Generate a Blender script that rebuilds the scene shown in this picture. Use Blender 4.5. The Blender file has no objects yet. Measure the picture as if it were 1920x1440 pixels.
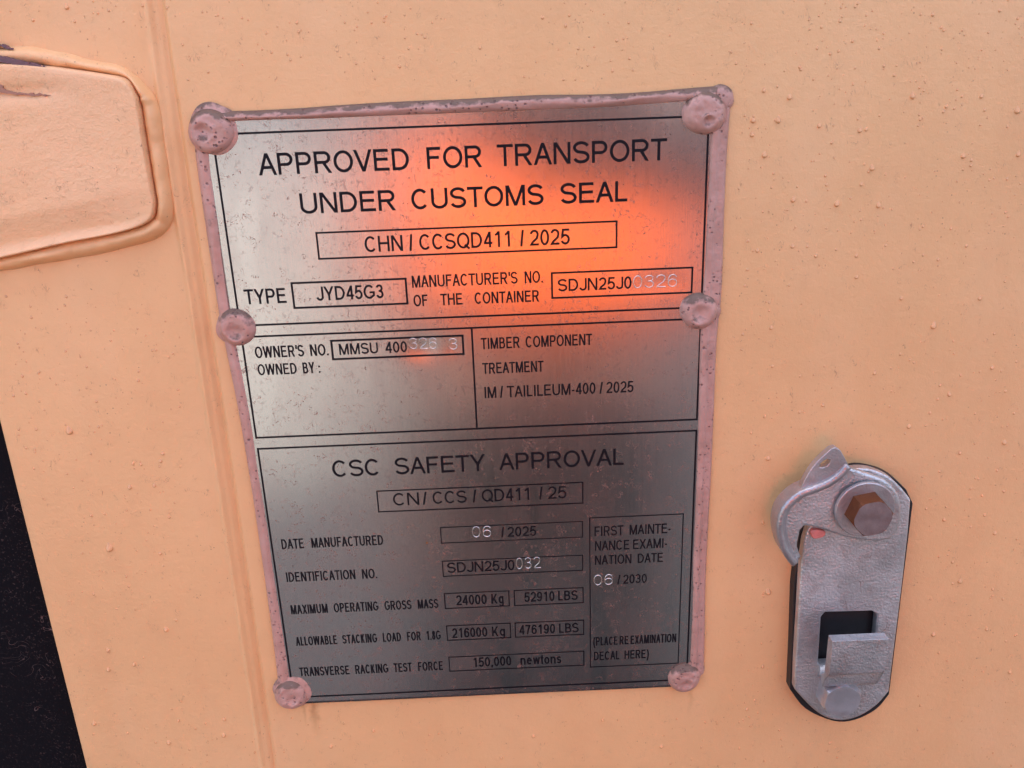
import bpy, bmesh, math, random
from mathutils import Vector, Matrix, noise
import numpy as np

S = bpy.context.scene
COL = S.collection
random.seed(7)

# ------------------------------------------------------------------ camera
R_CAM = np.array([[0.99908309, -0.02508154, -0.03469712],
                  [-0.04102304, -0.32892356, -0.9434651],
                  [0.01225086, 0.94402341, -0.32965089]])     # world -> camera (x right, y down, z forward)
T_CAM = np.array([-0.10799595, 0.15442888, 0.42359834])
F_PX = 1600.0
C_CAM = -R_CAM.T @ T_CAM
cd = bpy.data.cameras.new('camera')
cam = bpy.data.objects.new('camera', cd); COL.objects.link(cam)
cd.sensor_width = 36.0; cd.lens = 36.0 * F_PX / 1920.0
cd.clip_start = 0.01; cd.clip_end = 400.0
m = Matrix.Identity(4)
ax = [R_CAM.T @ np.array(v) for v in ((1, 0, 0), (0, -1, 0), (0, 0, -1))]
for c in range(3):
    for r in range(3): m[r][c] = ax[c][r]
for r in range(3): m[r][3] = C_CAM[r]
cam.matrix_world = m
S.camera = cam

# ------------------------------------------------------------------ light
SUN_EL, SUN_AZ = 64.8, 8.0          # sun stands behind the container, a little to the right
w = bpy.data.worlds.new("World"); S.world = w; w.use_nodes = True
nt = w.node_tree; nt.nodes.clear()
sky = nt.nodes.new('ShaderNodeTexSky'); sky.sky_type = 'NISHITA'; sky.sun_disc = False
sky.sun_elevation = math.radians(SUN_EL); sky.sun_rotation = math.radians(SUN_AZ)
sky.dust_density = 6.0; sky.air_density = 0.7; sky.ozone_density = 0.0
bg = nt.nodes.new('ShaderNodeBackground'); bg.inputs[1].default_value = 0.15
wo = nt.nodes.new('ShaderNodeOutputWorld')
nt.links.new(sky.outputs[0], bg.inputs[0]); nt.links.new(bg.outputs[0], wo.inputs[0])
sl = bpy.data.lights.new('sun', 'SUN'); sl.energy = 5.0; sl.angle = math.radians(0.53); sl.color = (1.0, 0.93, 0.84)
sun = bpy.data.objects.new('sun', sl); COL.objects.link(sun)
el, az = math.radians(SUN_EL), math.radians(SUN_AZ)
sdir = Vector((math.sin(az) * math.cos(el), math.cos(az) * math.cos(el), math.sin(el)))   # towards the sun
sun.rotation_euler = sdir.to_track_quat('Z', 'Y').to_euler()
sun.location = (0, 2, 4)
S.view_settings.view_transform = 'Standard'; S.view_settings.look = 'None'
S.view_settings.exposure = 2.42; S.view_settings.gamma = 1.0; S.view_settings.use_curve_mapping = False
S.render.engine = 'CYCLES'
S.cycles.use_denoising = True
S.cycles.max_bounces = 8; S.cycles.diffuse_bounces = 4; S.cycles.glossy_bounces = 4
S.cycles.sample_clamp_indirect = 6.0

# ------------------------------------------------------------------ helpers
def P(px, py, d=0.0):
    """point of the photograph -> point on the plane y = -d (d metres in front of the door sheet)"""
    v = R_CAM.T @ np.array([px - 960.0, py - 720.0, F_PX])
    s = (-d - C_CAM[1]) / v[1]
    q = C_CAM + v * s
    return (float(q[0]), float(q[2]))
def PP(l, d=0.0): return [P(x, y, d) for x, y in l]

def tag(o, label=None, cat=None, group=None, kind=None):
    if label: o['label'] = label
    if cat: o['category'] = cat
    if group: o['group'] = group
    if kind: o['kind'] = kind
    return o
def empty(name, loc=(0, 0, 0)):
    o = bpy.data.objects.new(name, None); COL.objects.link(o); o.location = loc
    o.empty_display_size = 0.02
    return o
def link(name, me, mat, parent=None, smooth=True):
    o = bpy.data.objects.new(name, me); COL.objects.link(o)
    if mat: me.materials.append(mat)
    if smooth:
        for p in me.polygons: p.use_smooth = True
    if parent:
        o.parent = parent
        o.matrix_parent_inverse = Matrix.Translation(-Vector(parent.location))
    return o
def mesh(name, verts, faces, mat, parent=None, smooth=True):
    me = bpy.data.meshes.new(name); me.from_pydata([tuple(v) for v in verts], [], faces); me.update()
    bm = bmesh.new(); bm.from_mesh(me); bmesh.ops.recalc_face_normals(bm, faces=bm.faces); bm.to_mesh(me); bm.free()
    return link(name, me, mat, parent, smooth)
def grid(name, fn, nu, nv, mat, parent=None, flip=False, smooth=True):
    vs = [fn(i / nu, j / nv) for j in range(nv + 1) for i in range(nu + 1)]
    fs = []
    for j in range(nv):
        for i in range(nu):
            a = j * (nu + 1) + i
            q = (a, a + 1, a + nu + 2, a + nu + 1)
            fs.append(q[::-1] if flip else q)
    me = bpy.data.meshes.new(name); me.from_pydata(vs, [], fs); me.update()
    return link(name, me, mat, parent, smooth)
def mod_bevel(o, wd, seg=3, ang=35):
    b = o.modifiers.new('bevel', 'BEVEL'); b.width = wd; b.segments = seg; b.limit_method = 'ANGLE'; b.angle_limit = math.radians(ang)
    b.harden_normals = False
    return o
def smooth_angle(o, ang=40):
    me = o.data
    bm = bmesh.new(); bm.from_mesh(me)
    for f in bm.faces: f.smooth = True
    for e in bm.edges:
        if len(e.link_faces) == 2 and e.calc_face_angle(0) > math.radians(ang): e.smooth = False
    bm.to_mesh(me); bm.free()
    return o
def prism(name, poly, d0, d1, mat, parent=None, holes=(), bevel=0.0, seg=3):
    """outline (x,z) extruded from depth d0 to depth d1 (metres towards the viewer), with holes"""
    bm = bmesh.new()
    edges = []
    for loop in [poly] + list(holes):
        vs = [bm.verts.new((x, -d1, z)) for x, z in loop]
        for i in range(len(vs)): edges.append(bm.edges.new((vs[i], vs[(i + 1) % len(vs)])))
    bmesh.ops.triangle_fill(bm, use_beauty=True, use_dissolve=False, edges=edges)
    bmesh.ops.dissolve_limit(bm, angle_limit=0.01, verts=bm.verts[:], edges=bm.edges[:])
    r = bmesh.ops.extrude_face_region(bm, geom=bm.faces[:])
    for v in r['geom']:
        if isinstance(v, bmesh.types.BMVert): v.co.y = -d0
    bmesh.ops.recalc_face_normals(bm, faces=bm.faces)
    me = bpy.data.meshes.new(name); bm.to_mesh(me); bm.free()
    o = link(name, me, mat, parent, smooth=False)
    if bevel > 0: mod_bevel(o, bevel, seg)
    smooth_angle(o, 50)
    return o
def catmull(pts, n=8, closed=False):
    out = []; N = len(pts)
    rng = range(N) if closed else range(N - 1)
    for i in rng:
        def g(k): return pts[k % N] if closed else pts[max(0, min(N - 1, k))]
        p0, p1, p2, p3 = g(i - 1), g(i), g(i + 1), g(i + 2)
        for k in range(n):
            t = k / n
            out.append(tuple(0.5 * ((2 * b) + (-a + c) * t + (2 * a - 5 * b + 4 * c - d) * t * t + (-a + 3 * b - 3 * c + d) * t ** 3)
                             for a, b, c, d in zip(p0, p1, p2, p3)))
    if not closed: out.append(tuple(pts[-1]))
    return out
def nz(x, y, z, s): return noise.noise(Vector((x * s, y * s, z * s)))

# ------------------------------------------------------------------ materials
class NB:
    def __init__(s, name):
        s.m = bpy.data.materials.new(name); s.m.use_nodes = True; s.t = s.m.node_tree
        s.b = s.t.nodes['Principled BSDF']; s.out = s.t.nodes['Material Output']
        tc = s.t.nodes.new('ShaderNodeTexCoord'); s.co = tc.outputs['Object']
    def n(s, typ, **kw):
        x = s.t.nodes.new(typ)
        for k, v in kw.items(): setattr(x, k, v)
        return x
    def l(s, a, b): s.t.links.new(a, b)
    def noise(s, scale, detail=3, rough=0.55, stretch=None, dist=0.0):
        x = s.n('ShaderNodeTexNoise'); x.inputs['Scale'].default_value = scale
        x.inputs['Detail'].default_value = detail; x.inputs['Roughness'].default_value = rough; x.inputs['Distortion'].default_value = dist
        co = s.co
        if stretch:
            mp = s.n('ShaderNodeMapping'); mp.inputs['Scale'].default_value = stretch; s.l(s.co, mp.inputs[0]); co = mp.outputs[0]
        s.l(co, x.inputs['Vector']); return x.outputs['Fac']
    def vor(s, scale, feature='F1', stretch=None, rnd=1.0):
        x = s.n('ShaderNodeTexVoronoi', feature=feature); x.inputs['Scale'].default_value = scale; x.inputs['Randomness'].default_value = rnd
        co = s.co
        if stretch:
            mp = s.n('ShaderNodeMapping'); mp.inputs['Scale'].default_value = stretch; s.l(s.co, mp.inputs[0]); co = mp.outputs[0]
        s.l(co, x.inputs['Vector']); return x
    def ramp(s, fac, stops):
        x = s.n('ShaderNodeValToRGB'); e = x.color_ramp.elements
        while len(e) < len(stops): e.new(0.5)
        for i, (p, c) in enumerate(stops):
            e[i].position = p; e[i].color = (c, c, c, 1) if not hasattr(c, '__len__') else (*c, 1)
        s.l(fac, x.inputs[0]); return x.outputs[0]
    def mix(s, fac, a, b, mode='MIX'):
        x = s.n('ShaderNodeMix', data_type='RGBA', blend_type=mode)
        for v, i in ((fac, 0), (a, 6), (b, 7)):
            if hasattr(v, 'is_linked') or isinstance(v, bpy.types.NodeSocket): s.l(v, x.inputs[i])
            elif i == 0: x.inputs[0].default_value = v
            else: x.inputs[i].default_value = (*v, 1)
        return x.outputs[2]
    def math(s, op, a, b=0.0, c=None):
        x = s.n('ShaderNodeMath', operation=op)
        for i, v in enumerate((a, b) if c is None else (a, b, c)):
            if isinstance(v, bpy.types.NodeSocket): s.l(v, x.inputs[i])
            else: x.inputs[i].default_value = v
        return x.outputs[0]
    def bump(s, h, dist, strength=1.0, normal=None):
        x = s.n('ShaderNodeBump'); x.inputs['Distance'].default_value = dist; x.inputs['Strength'].default_value = strength
        s.l(h, x.inputs['Height'])
        if normal is not None: s.l(normal, x.inputs['Normal'])
        return x.outputs[0]
    def set(s, **kw):
        for k, v in kw.items():
            i = s.b.inputs[k.replace('_', ' ')]
            if isinstance(v, bpy.types.NodeSocket): s.l(v, i)
            elif hasattr(v, '__len__') and len(v) == 3: i.default_value = (*v, 1)
            else: i.default_value = v
        return s

ORANGE = (0.79, 0.435, 0.20)
def paint_orange(name, base=ORANGE, peel=0.00010, stain=()):
    k = NB(name)
    big = k.noise(9, 3); mid = k.noise(60, 4); fine = k.noise(1500, 2)
    c = k.mix(k.ramp(big, [(0.35, 0), (0.65, 1)]), tuple(v * 0.97 for v in base), (base[0] * 1.03, base[1] * 1.05, base[2] * 1.07))
    c = k.mix(k.math('MULTIPLY', k.ramp(mid, [(0.52, 0), (0.75, 1)]), 0.22), c, (base[0] * 0.90, base[1] * 0.80, base[2] * 0.80))
    run = k.noise(26, 3, 0.55, (1, 1, 0.07))
    c = k.mix(k.math('MULTIPLY', k.ramp(run, [(0.50, 0), (0.72, 1)]), 0.16), c, (base[0] * 0.86, base[1] * 0.76, base[2] * 0.72))
    chalk = k.noise(14, 4, 0.6, (1, 1, 0.5))
    c = k.mix(k.math('MULTIPLY', k.ramp(chalk, [(0.50, 0), (0.70, 1)]), 0.35), c, (base[0] * 1.02, base[1] * 1.12, base[2] * 1.30))
    if stain:
        sx = k.n('ShaderNodeSeparateXYZ'); k.l(k.co, sx.inputs[0])
        wx = k.math('ADD', sx.outputs['X'], k.math('MULTIPLY', k.math('SUBTRACT', k.noise(180, 3), 0.5), 0.006))
        for cx, w_, z0, z1, am in stain:
            a_ = k.n('ShaderNodeMapRange', interpolation_type='SMOOTHSTEP'); k.l(k.math('ABSOLUTE', k.math('SUBTRACT', wx, cx)), a_.inputs[0])
            for i_, v_ in ((1, 0.0), (2, w_), (3, 1.0), (4, 0.0)): a_.inputs[i_].default_value = v_
            b_ = k.n('ShaderNodeMapRange', interpolation_type='SMOOTHSTEP'); k.l(sx.outputs['Z'], b_.inputs[0])
            for i_, v_ in ((1, z0), (2, z1), (3, 0.0), (4, 1.0)): b_.inputs[i_].default_value = v_
            t_ = k.n('ShaderNodeMath', operation='LESS_THAN'); k.l(sx.outputs['Z'], t_.inputs[0]); t_.inputs[1].default_value = z1 + 0.001
            c = k.mix(k.math('MULTIPLY', k.math('MULTIPLY', a_.outputs[0], b_.outputs[0]), k.math('MULTIPLY', t_.outputs[0], am)), c, (0.34, 0.13, 0.035))
    # pin-prick dirt
    v = k.vor(260); g = k.noise(25, 2)
    dots = k.ramp(v.outputs['Distance'], [(0.05, 1), (0.10, 0)])
    dots = k.math('MULTIPLY', dots, k.ramp(g, [(0.48, 0), (0.62, 0.6)]))
    c = k.mix(dots, c, (0.22, 0.09, 0.045))
    # short fibres and dried runs
    hair = k.noise(420, 1, 0.5, (1, 1, 0.45), 1.6)
    hm = k.ramp(hair, [(0.485, 0), (0.50, 1), (0.515, 0)])
    hm = k.math('MULTIPLY', hm, k.ramp(k.noise(170, 2), [(0.55, 0), (0.66, 0.75)]))
    c = k.mix(hm, c, (0.36, 0.16, 0.085))
    h = k.math('ADD', k.math('MULTIPLY', k.noise(420, 3), 0.9), k.math('MULTIPLY', fine, 0.4))
    h = k.math('ADD', h, k.math('MULTIPLY', hm, 0.5))
    nb = k.bump(h, peel * 2.6, 0.8)
    nb = k.bump(mid, 0.0009, 0.4, nb)
    k.set(Base_Color=c, Roughness=k.math('ADD', k.math('MULTIPLY', mid, 0.2), 0.32), Normal=nb)
    k.set(Specular_IOR_Level=0.5)
    return k.m
M = {}
M['door'] = paint_orange('orange door paint', stain=((0.0085, 0.0035, -0.030, -0.004, 0.55), (0.0035, 0.0015, -0.022, -0.006, 0.3), (0.1975, 0.002, -0.028, -0.004, 0.25)))
M['bracket'] = paint_orange('orange bracket paint', (0.81, 0.46, 0.235), 0.00022)

def pink_paint():
    k = NB('pink sealant')
    a = k.noise(90, 4); 
    c = k.mix(k.ramp(a, [(0.3, 0), (0.7, 1)]), (0.43, 0.225, 0.175), (0.55, 0.305, 0.25))
    v = k.vor(520, rnd=1.0); d = k.ramp(v.outputs['Distance'], [(0.16, 1), (0.28, 0)])
    d = k.math('MULTIPLY', d, k.ramp(k.noise(150, 2), [(0.48, 0), (0.58, 0.8)]))
    v2 = k.vor(240); d2 = k.ramp(v2.outputs['Distance'], [(0.10, 1), (0.18, 0)])
    d = k.math('MAXIMUM', d, k.math('MULTIPLY', d2, k.ramp(k.noise(60, 2), [(0.47, 0), (0.6, 0.9)])))
    # grime settles on what faces upward
    geo = k.n('ShaderNodeNewGeometry'); sx = k.n('ShaderNodeSeparateXYZ'); k.l(geo.outputs['Normal'], sx.inputs[0])
    up = k.math('MULTIPLY', k.ramp(k.math('ADD', sx.outputs['Z'], k.math('MULTIPLY', k.math('SUBTRACT', k.noise(260, 4), 0.5), 1.7)), [(0.26, 0), (0.60, 1)]), 0.92)
    c = k.mix(up, c, (0.125, 0.075, 0.052))
    c = k.mix(d, c, (0.13, 0.06, 0.055))
    h = k.math('SUBTRACT', k.math('MULTIPLY', k.noise(350, 4), 0.8), k.math('MULTIPLY', d, 0.9))
    k.set(Base_Color=c, Roughness=k.math('ADD', k.math('MULTIPLY', up, 0.25), 0.36), Normal=k.bump(h, 0.0007, 0.8))
    return k.m
M['pink'] = pink_paint()

def steel_plate():
    k = NB('brushed stainless steel')
    br = k.noise(420, 3, 0.6, (9, 1, 0.12))
    fine = k.noise(900, 2, 0.6, (6, 1, 0.05))
    base = k.mix(br, (0.42, 0.432, 0.45), (0.55, 0.558, 0.57))
    k.set(Base_Color=base, Metallic=1.0, Roughness=k.math('ADD', k.math('MULTIPLY', br, 0.10), 0.17), Anisotropic=0.35)
    k.set(Normal=k.bump(k.math('ADD', br, fine), 0.00002, 0.5))
    # dust film, wiped by fingers
    dif = k.n('ShaderNodeBsdfDiffuse'); dif.inputs['Color'].default_value = (0.26, 0.145, 0.115, 1)
    film = k.math('ADD', k.math('MULTIPLY', k.ramp(k.noise(38, 4), [(0.35, 0), (0.75, 1)]), 0.17), 0.045)
    wip = k.noise(26, 1, 0.4, (1.1, 1, 0.42), 0.5)
    mpn = k.n('ShaderNodeMapping'); mpn.inputs['Rotation'].default_value = (0, math.radians(-28), 0); mpn.inputs['Scale'].default_value = (1.5, 1, 0.42)
    k.l(k.co, mpn.inputs[0])
    x = k.n('ShaderNodeTexNoise'); x.inputs['Scale'].default_value = 24; x.inputs['Detail'].default_value = 1; x.inputs['Distortion'].default_value = 0.5
    k.l(mpn.outputs[0], x.inputs['Vector'])
    wipe = k.ramp(x.outputs['Fac'], [(0.60, 1), (0.645, 0.12)])
    film = k.math('MULTIPLY', film, wipe)
    # specks, fibres
    sp = k.noise(480, 2, 0.6, (1, 1, 0.8), 1.0)
    sm = k.math('MULTIPLY', k.ramp(sp, [(0.575, 0), (0.64, 1)]), k.ramp(k.noise(70, 3), [(0.4, 0.25), (0.65, 0.9)]))
    hr = k.noise(330, 1, 0.5, None, 1.8)
    hm = k.ramp(hr, [(0.470, 0), (0.50, 1), (0.530, 0)])
    hm = k.math('MULTIPLY', hm, k.ramp(k.noise(230, 2), [(0.52, 0), (0.60, 1.0)]))
    f = k.math('MAXIMUM', film, k.math('MAXIMUM', k.math('MULTIPLY', sm, 0.55), k.math('MULTIPLY', hm, 0.9)))
    # rust pin points
    rv = k.vor(34); rd = k.ramp(rv.outputs['Distance'], [(0.02, 1), (0.05, 0)])
    dc = k.n('ShaderNodeMix', data_type='RGBA'); k.l(rd, dc.inputs[0]); dc.inputs[6].default_value = (0.26, 0.14, 0.11, 1); dc.inputs[7].default_value = (0.30, 0.10, 0.025, 1)
    k.l(dc.outputs[2], dif.inputs['Color'])
    f = k.math('MAXIMUM', f, k.math('MULTIPLY', rd, 0.6))
    ms = k.n('ShaderNodeMixShader'); k.l(f, ms.inputs[0]); k.l(k.b.outputs[0], ms.inputs[1]); k.l(dif.outputs[0], ms.inputs[2])
    k.l(ms.outputs[0], k.out.inputs[0])
    return k.m
M['steel'] = steel_plate()

def galv(name='galvanised steel', base=(0.55, 0.55, 0.555), pebble=0.00032):
    k = NB(name)
    a = k.noise(55, 4); b = k.noise(1000, 2, 0.5)
    c = k.mix(k.ramp(a, [(0.35, 0), (0.7, 1)]), tuple(v * 0.8 for v in base), tuple(v * 1.15 for v in base))
    c = k.mix(k.math('MULTIPLY', k.ramp(k.noise(75, 3), [(0.56, 0), (0.72, 1)]), 0.5), c, (0.38, 0.27, 0.25))
    hm = k.ramp(k.noise(45, 1, 0.5, None, 2.2), [(0.494, 0), (0.50, 0.7), (0.506, 0)])
    hm = k.math('MULTIPLY', hm, k.ramp(k.noise(30, 2), [(0.52, 0), (0.62, 1)]))
    c = k.mix(hm, c, (0.20, 0.09, 0.05))
    k.set(Base_Color=c, Metallic=0.7, Roughness=k.math('ADD', k.math('MULTIPLY', a, 0.2), 0.22))
    nb = k.bump(b, pebble * 1.7, 0.8)
    k.set(Normal=k.bump(k.noise(110, 3), 0.0008, 0.3, nb))
    return k.m
M['galv'] = galv()
M['galv_worn'] = galv('worn galvanised edge', (0.44, 0.42, 0.43), 0.00018)
M['galv_smooth'] = galv('smooth galvanised bolt', (0.50, 0.50, 0.53), 0.00004)
def rusty():
    k = NB('rusty bolt steel')
    a = k.noise(120, 4)
    geo = k.n('ShaderNodeNewGeometry'); sx = k.n('ShaderNodeSeparateXYZ'); k.l(geo.outputs['Normal'], sx.inputs[0])
    side = k.ramp(k.math('ABSOLUTE', sx.outputs['Y']), [(0.70, 1), (0.92, 0)])
    c = k.mix(k.ramp(a, [(0.35, 0), (0.7, 1)]), (0.16, 0.115, 0.105), (0.26, 0.21, 0.20))
    c = k.mix(side, c, k.mix(a, (0.075, 0.018, 0.004), (0.17, 0.048, 0.010)))
    k.set(Base_Color=c, Roughness=0.6, Metallic=0.25, Normal=k.bump(k.noise(500, 4), 0.0003, 0.7))
    return k.m
M['rust'] = rusty()
def plain(name, c, rough=0.5, metal=0.0, bscale=None, bdist=0.0003):
    k = NB(name); 
    cc = k.mix(k.ramp(k.noise(bscale or 40, 4), [(0.3, 0), (0.7, 1)]), tuple(v * 0.85 for v in c), tuple(min(1, v * 1.1) for v in c))
    k.set(Base_Color=cc, Roughness=rough, Metallic=metal)
    if bscale: k.set(Normal=k.bump(k.noise(bscale, 4), bdist, 0.6))
    return k.m
_k = NB('black ink'); _k.set(Base_Color=(0.006, 0.005, 0.008), Roughness=0.55, Specular_IOR_Level=0.15); M['ink'] = _k.m
M['black'] = plain('black rubber pad', (0.010, 0.009, 0.012), 0.55, 0, 300, 0.0002)
def rubber():
    k = NB('dusty black rubber')
    d = k.ramp(k.noise(900, 3, 0.65), [(0.58, 0), (0.78, 1)])
    d = k.math('MULTIPLY', d, k.ramp(k.noise(30, 3, 0.5, (1, 1, 0.4)), [(0.40, 0.08), (0.7, 0.7)]))
    hm = k.ramp(k.noise(95, 1, 0.5, None, 2.0), [(0.494, 0), (0.50, 1), (0.506, 0)])
    hm = k.math('MULTIPLY', hm, k.ramp(k.noise(60, 2), [(0.57, 0), (0.64, 1.0)]))
    c = k.mix(k.math('MAXIMUM', d, hm), (0.004, 0.003, 0.005), (0.16, 0.10, 0.09))
    k.set(Base_Color=c, Roughness=0.8, Specular_IOR_Level=0.12, Normal=k.bump(k.noise(400, 3), 0.0002, 0.6))
    return k.m
M['rubber'] = rubber()
M['scuff'] = plain('dark purple scuff', (0.15, 0.075, 0.085), 0.6, 0, 300, 0.0003)

# ------------------------------------------------------------------ setting
def ground_mat(name, a, b, sc):
    k = NB(name); c = k.mix(k.ramp(k.noise(sc, 6, 0.65), [(0.35, 0), (0.7, 1)]), a, b)
    k.set(Base_Color=c, Roughness=0.9, Normal=k.bump(k.noise(sc * 3, 4), 0.01, 0.6)); return k.m
GZ = -1.12
def sheet(name, x0, x1, y0, y1, z, mat):
    o = mesh(name, [(x0, y0, z), (x1, y0, z), (x1, y1, z), (x0, y1, z)], [(0, 1, 2, 3)], mat, None, False)
    return tag(o, kind='structure')
sheet('ground', -150, 150, -150, 150, GZ, ground_mat('dark yard surface', (0.006, 0.0058, 0.0075), (0.012, 0.0115, 0.0135), 6.0))
sheet('pale_reflection_pad', -40, -0.55, -60, -2.6, GZ + 0.004, ground_mat('pale reflection surface', (0.085, 0.082, 0.073), (0.125, 0.118, 0.104), 3.0))  # unseen pale sheet, added to brighten the reflection on the plate's left

# the door: one steel sheet with a pressed seam, seen only in a small part
door = empty('container_door', (0.3, 0, GZ + 0.15))
tag(door, 'orange painted steel door sheet with a vertical pressed seam, wet with drops', 'container door')
X_EDGE = -0.1105; SEAM = -0.0147
def seam_h(x, z):
    g = lambda c, s: math.exp(-((x - c) / s) ** 2)
    wob = 0.0005 * nz(0, 0, z, 22)
    xs = SEAM + wob + (z - 0.13) * 0.0085
    h = -0.0014 * g(xs, 0.0013) - 0.0005 * g(xs - 0.0012, 0.0035) + 0.0013 * g(xs - 0.0050, 0.0013) * (1 + 0.4 * nz(1, 0, z, 60))
    top = 1 / (1 + math.exp(-(z - 0.292) / 0.008))
    h += top * (-0.0028 * g(xs - 0.0035, 0.0048) + 0.0006 * g(xs + 0.002, 0.0022))
    if x < xs: h += 0.0004
    h += 0.0002 * nz(x, 0, z, 9)
    return h
xs = [X_EDGE + 0.0000, X_EDGE + 0.0004, X_EDGE + 0.0012] + list(np.linspace(X_EDGE + 0.004, -0.034, 14)) + list(np.linspace(-0.0325, 0.000, 80)) + list(np.linspace(0.006, 0.40, 45)) + [0.6, 0.9, 1.3]
zs = [GZ + 0.15, -0.7, -0.3] + list(np.linspace(-0.12, 0.38, 150)) + [0.6, 1.0, 1.46]
vs, fs = [], []
nx = len(xs)
for z in zs:
    for i, x in enumerate(xs):
        d = seam_h(x, z) if -0.2 < z < 0.5 else 0
        if i == 0: d -= 0.0012
        if i == 1: d -= 0.0003
        vs.append((x, -d, z))
for j in range(len(zs) - 1):
    for i in range(nx - 1):
        a = j * nx + i; fs.append((a, a + 1, a + nx + 1, a + nx))
n0 = len(vs)                                            # returned edge of the sheet, and its back
for z in zs: vs.append((X_EDGE, 0.030, z))
for j in range(len(zs) - 1): fs.append((j * nx, (j + 1) * nx, n0 + j + 1, n0 + j))
me = bpy.data.meshes.new('door_sheet'); me.from_pydata(vs, [], fs); me.update()
link('door_sheet', me, M['door'], door)
bk = mesh('door_core', [(x, y, z) for x in (X_EDGE + 0.002, 1.3) for y in (0.006, 0.05) for z in (GZ + 0.15, 1.46)],
          [(0, 1, 3, 2), (4, 6, 7, 5), (0, 4, 5, 1), (2, 3, 7, 6), (0, 2, 6, 4), (1, 5, 7, 3)], M['door'], door, False)

gk = prism('door_gasket', [(-0.235, GZ + 0.12), (X_EDGE - 0.0006, GZ + 0.12), (X_EDGE - 0.0006, 1.46), (-0.235, 1.46)], -0.03, -0.007, M['rubber'], None, bevel=0.002)
tag(gk, 'dusty black rubber gasket beside the left edge of the orange door', 'gasket')
po = prism('corner_post', [(-0.60, GZ), (-0.237, GZ), (-0.237, 1.52), (-0.60, 1.52)], -0.16, 0.0, M['door'], None, bevel=0.006)
tag(po, 'orange steel corner post left of the black door gasket', 'corner post')

# ------------------------------------------------------------------ welded bracket (left)
br = empty('welded_bracket', (-0.06, 0, 0.22))
tag(br, 'thick orange bracket with rounded end and weld bead, left of the plate', 'bracket')
DB = 0.0085
face_px = [(-130, 120), (0, 118), (86, 124), (187, 138), (228, 148), (247, 172), (257, 202), (267, 272), (281, 350), (287, 389), (274, 418), (218, 438), (117, 458), (0, 485), (-130, 512)]
ring = catmull(PP(face_px, DB), 6)
ring = [p for p in ring]
# face: layered rings pulled towards the spine of the bracket, so that it swells gently
sp_l, sp_r = P(-130, 310, DB), P(215, 300, DB)
def spine(p):
    x = min(max(p[0], sp_l[0]), sp_r[0]); t = (x - sp_l[0]) / (sp_r[0] - sp_l[0]); return (x, sp_l[1] + t * (sp_r[1] - sp_l[1]))
vs, fs = [], []
levels = [(0, 0.002), (0, DB - 0.0022), (0.006, DB - 0.0010), (0.018, DB - 0.0003)] + [(t, DB) for t in np.linspace(0.035, 1, 26)]
z_top_dent = P(60, 172, DB)[1]; z_bot = P(60, 432, DB)[1]
for t, d in levels:
    for p in ring:
        s = spine(p)
        x = p[0] + (s[0] - p[0]) * t; z = p[1] + (s[1] - p[1]) * t
        dd = d
        if t > 0.03:
            fade = min(1, t / 0.12)
            dd += fade * (0.0005 * nz(x, 0, z, 24) + 0.0002 * nz(x, 3, z, 80))
            if x < -0.045:      # a dent near the upper left and the bevel along the foot
                f2 = min(1, (-0.045 - x) / 0.02)
                dd -= fade * f2 * 0.0014 * math.exp(-((z - z_top_dent) / 0.0028) ** 2)
            zb = z_bot - (x + 0.08) * -0.25 * 0
            lim = 0.2415 + (x + 0.07) * 0.17
            if z < lim: dd -= fade * min(1, max(0, (-0.02 - x) / 0.03)) * (lim - z) * 0.22
        vs.append((x, -dd, z))
n = len(ring)
for k in range(len(levels) - 1):
    for i in range(n - 1):
        a = k * n + i; fs.append((a, a + n, a + n + 1, a + 1))
fs.append(tuple([k * n for k in range(len(levels))] + [k * n + n - 1 for k in range(len(levels) - 1, -1, -1)]))
mesh('bracket_plate', vs, fs, M['bracket'], br)
outer_px = [(-130, 76), (0, 84), (78, 88), (156, 108), (218, 119), (250, 135), (273, 158), (298, 190), (307, 233), (313, 275), (317, 311), (326, 366), (327, 408), (312, 436), (272, 456), (163, 482), (0, 509), (-130, 538)]
o_in = catmull(PP(outer_px, 0.0), 10)
# resample both curves at equal arc length and sweep a lumpy bead between them
def resample(pts, n):
    L = [0]
    for a, b in zip(pts, pts[1:]): L.append(L[-1] + math.dist(a, b))
    out = []; j = 0
    for i in range(n):
        s = L[-1] * i / (n - 1)
        while j < len(L) - 2 and L[j + 1] < s: j += 1
        t = (s - L[j]) / max(1e-9, L[j + 1] - L[j])
        out.append(tuple(a + (b - a) * t for a, b in zip(pts[j], pts[j + 1])))
    return out
def nearest(p, curve): return min(curve, key=lambda q: (q[0] - p[0]) ** 2 + (q[1] - p[1]) ** 2)
NB_ = 260
oc = resample(o_in, NB_)
ring_d = resample(ring, 600)
inner = [nearest(p, ring_d) for p in oc]
for _ in range(5): inner = [inner[0]] + [tuple((a + 2 * b + c) / 4 for a, b, c in zip(inner[i - 1], inner[i], inner[i + 1])) for i in range(1, NB_ - 1)] + [inner[-1]]
vs, fs = [], []
NA = 14
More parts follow.
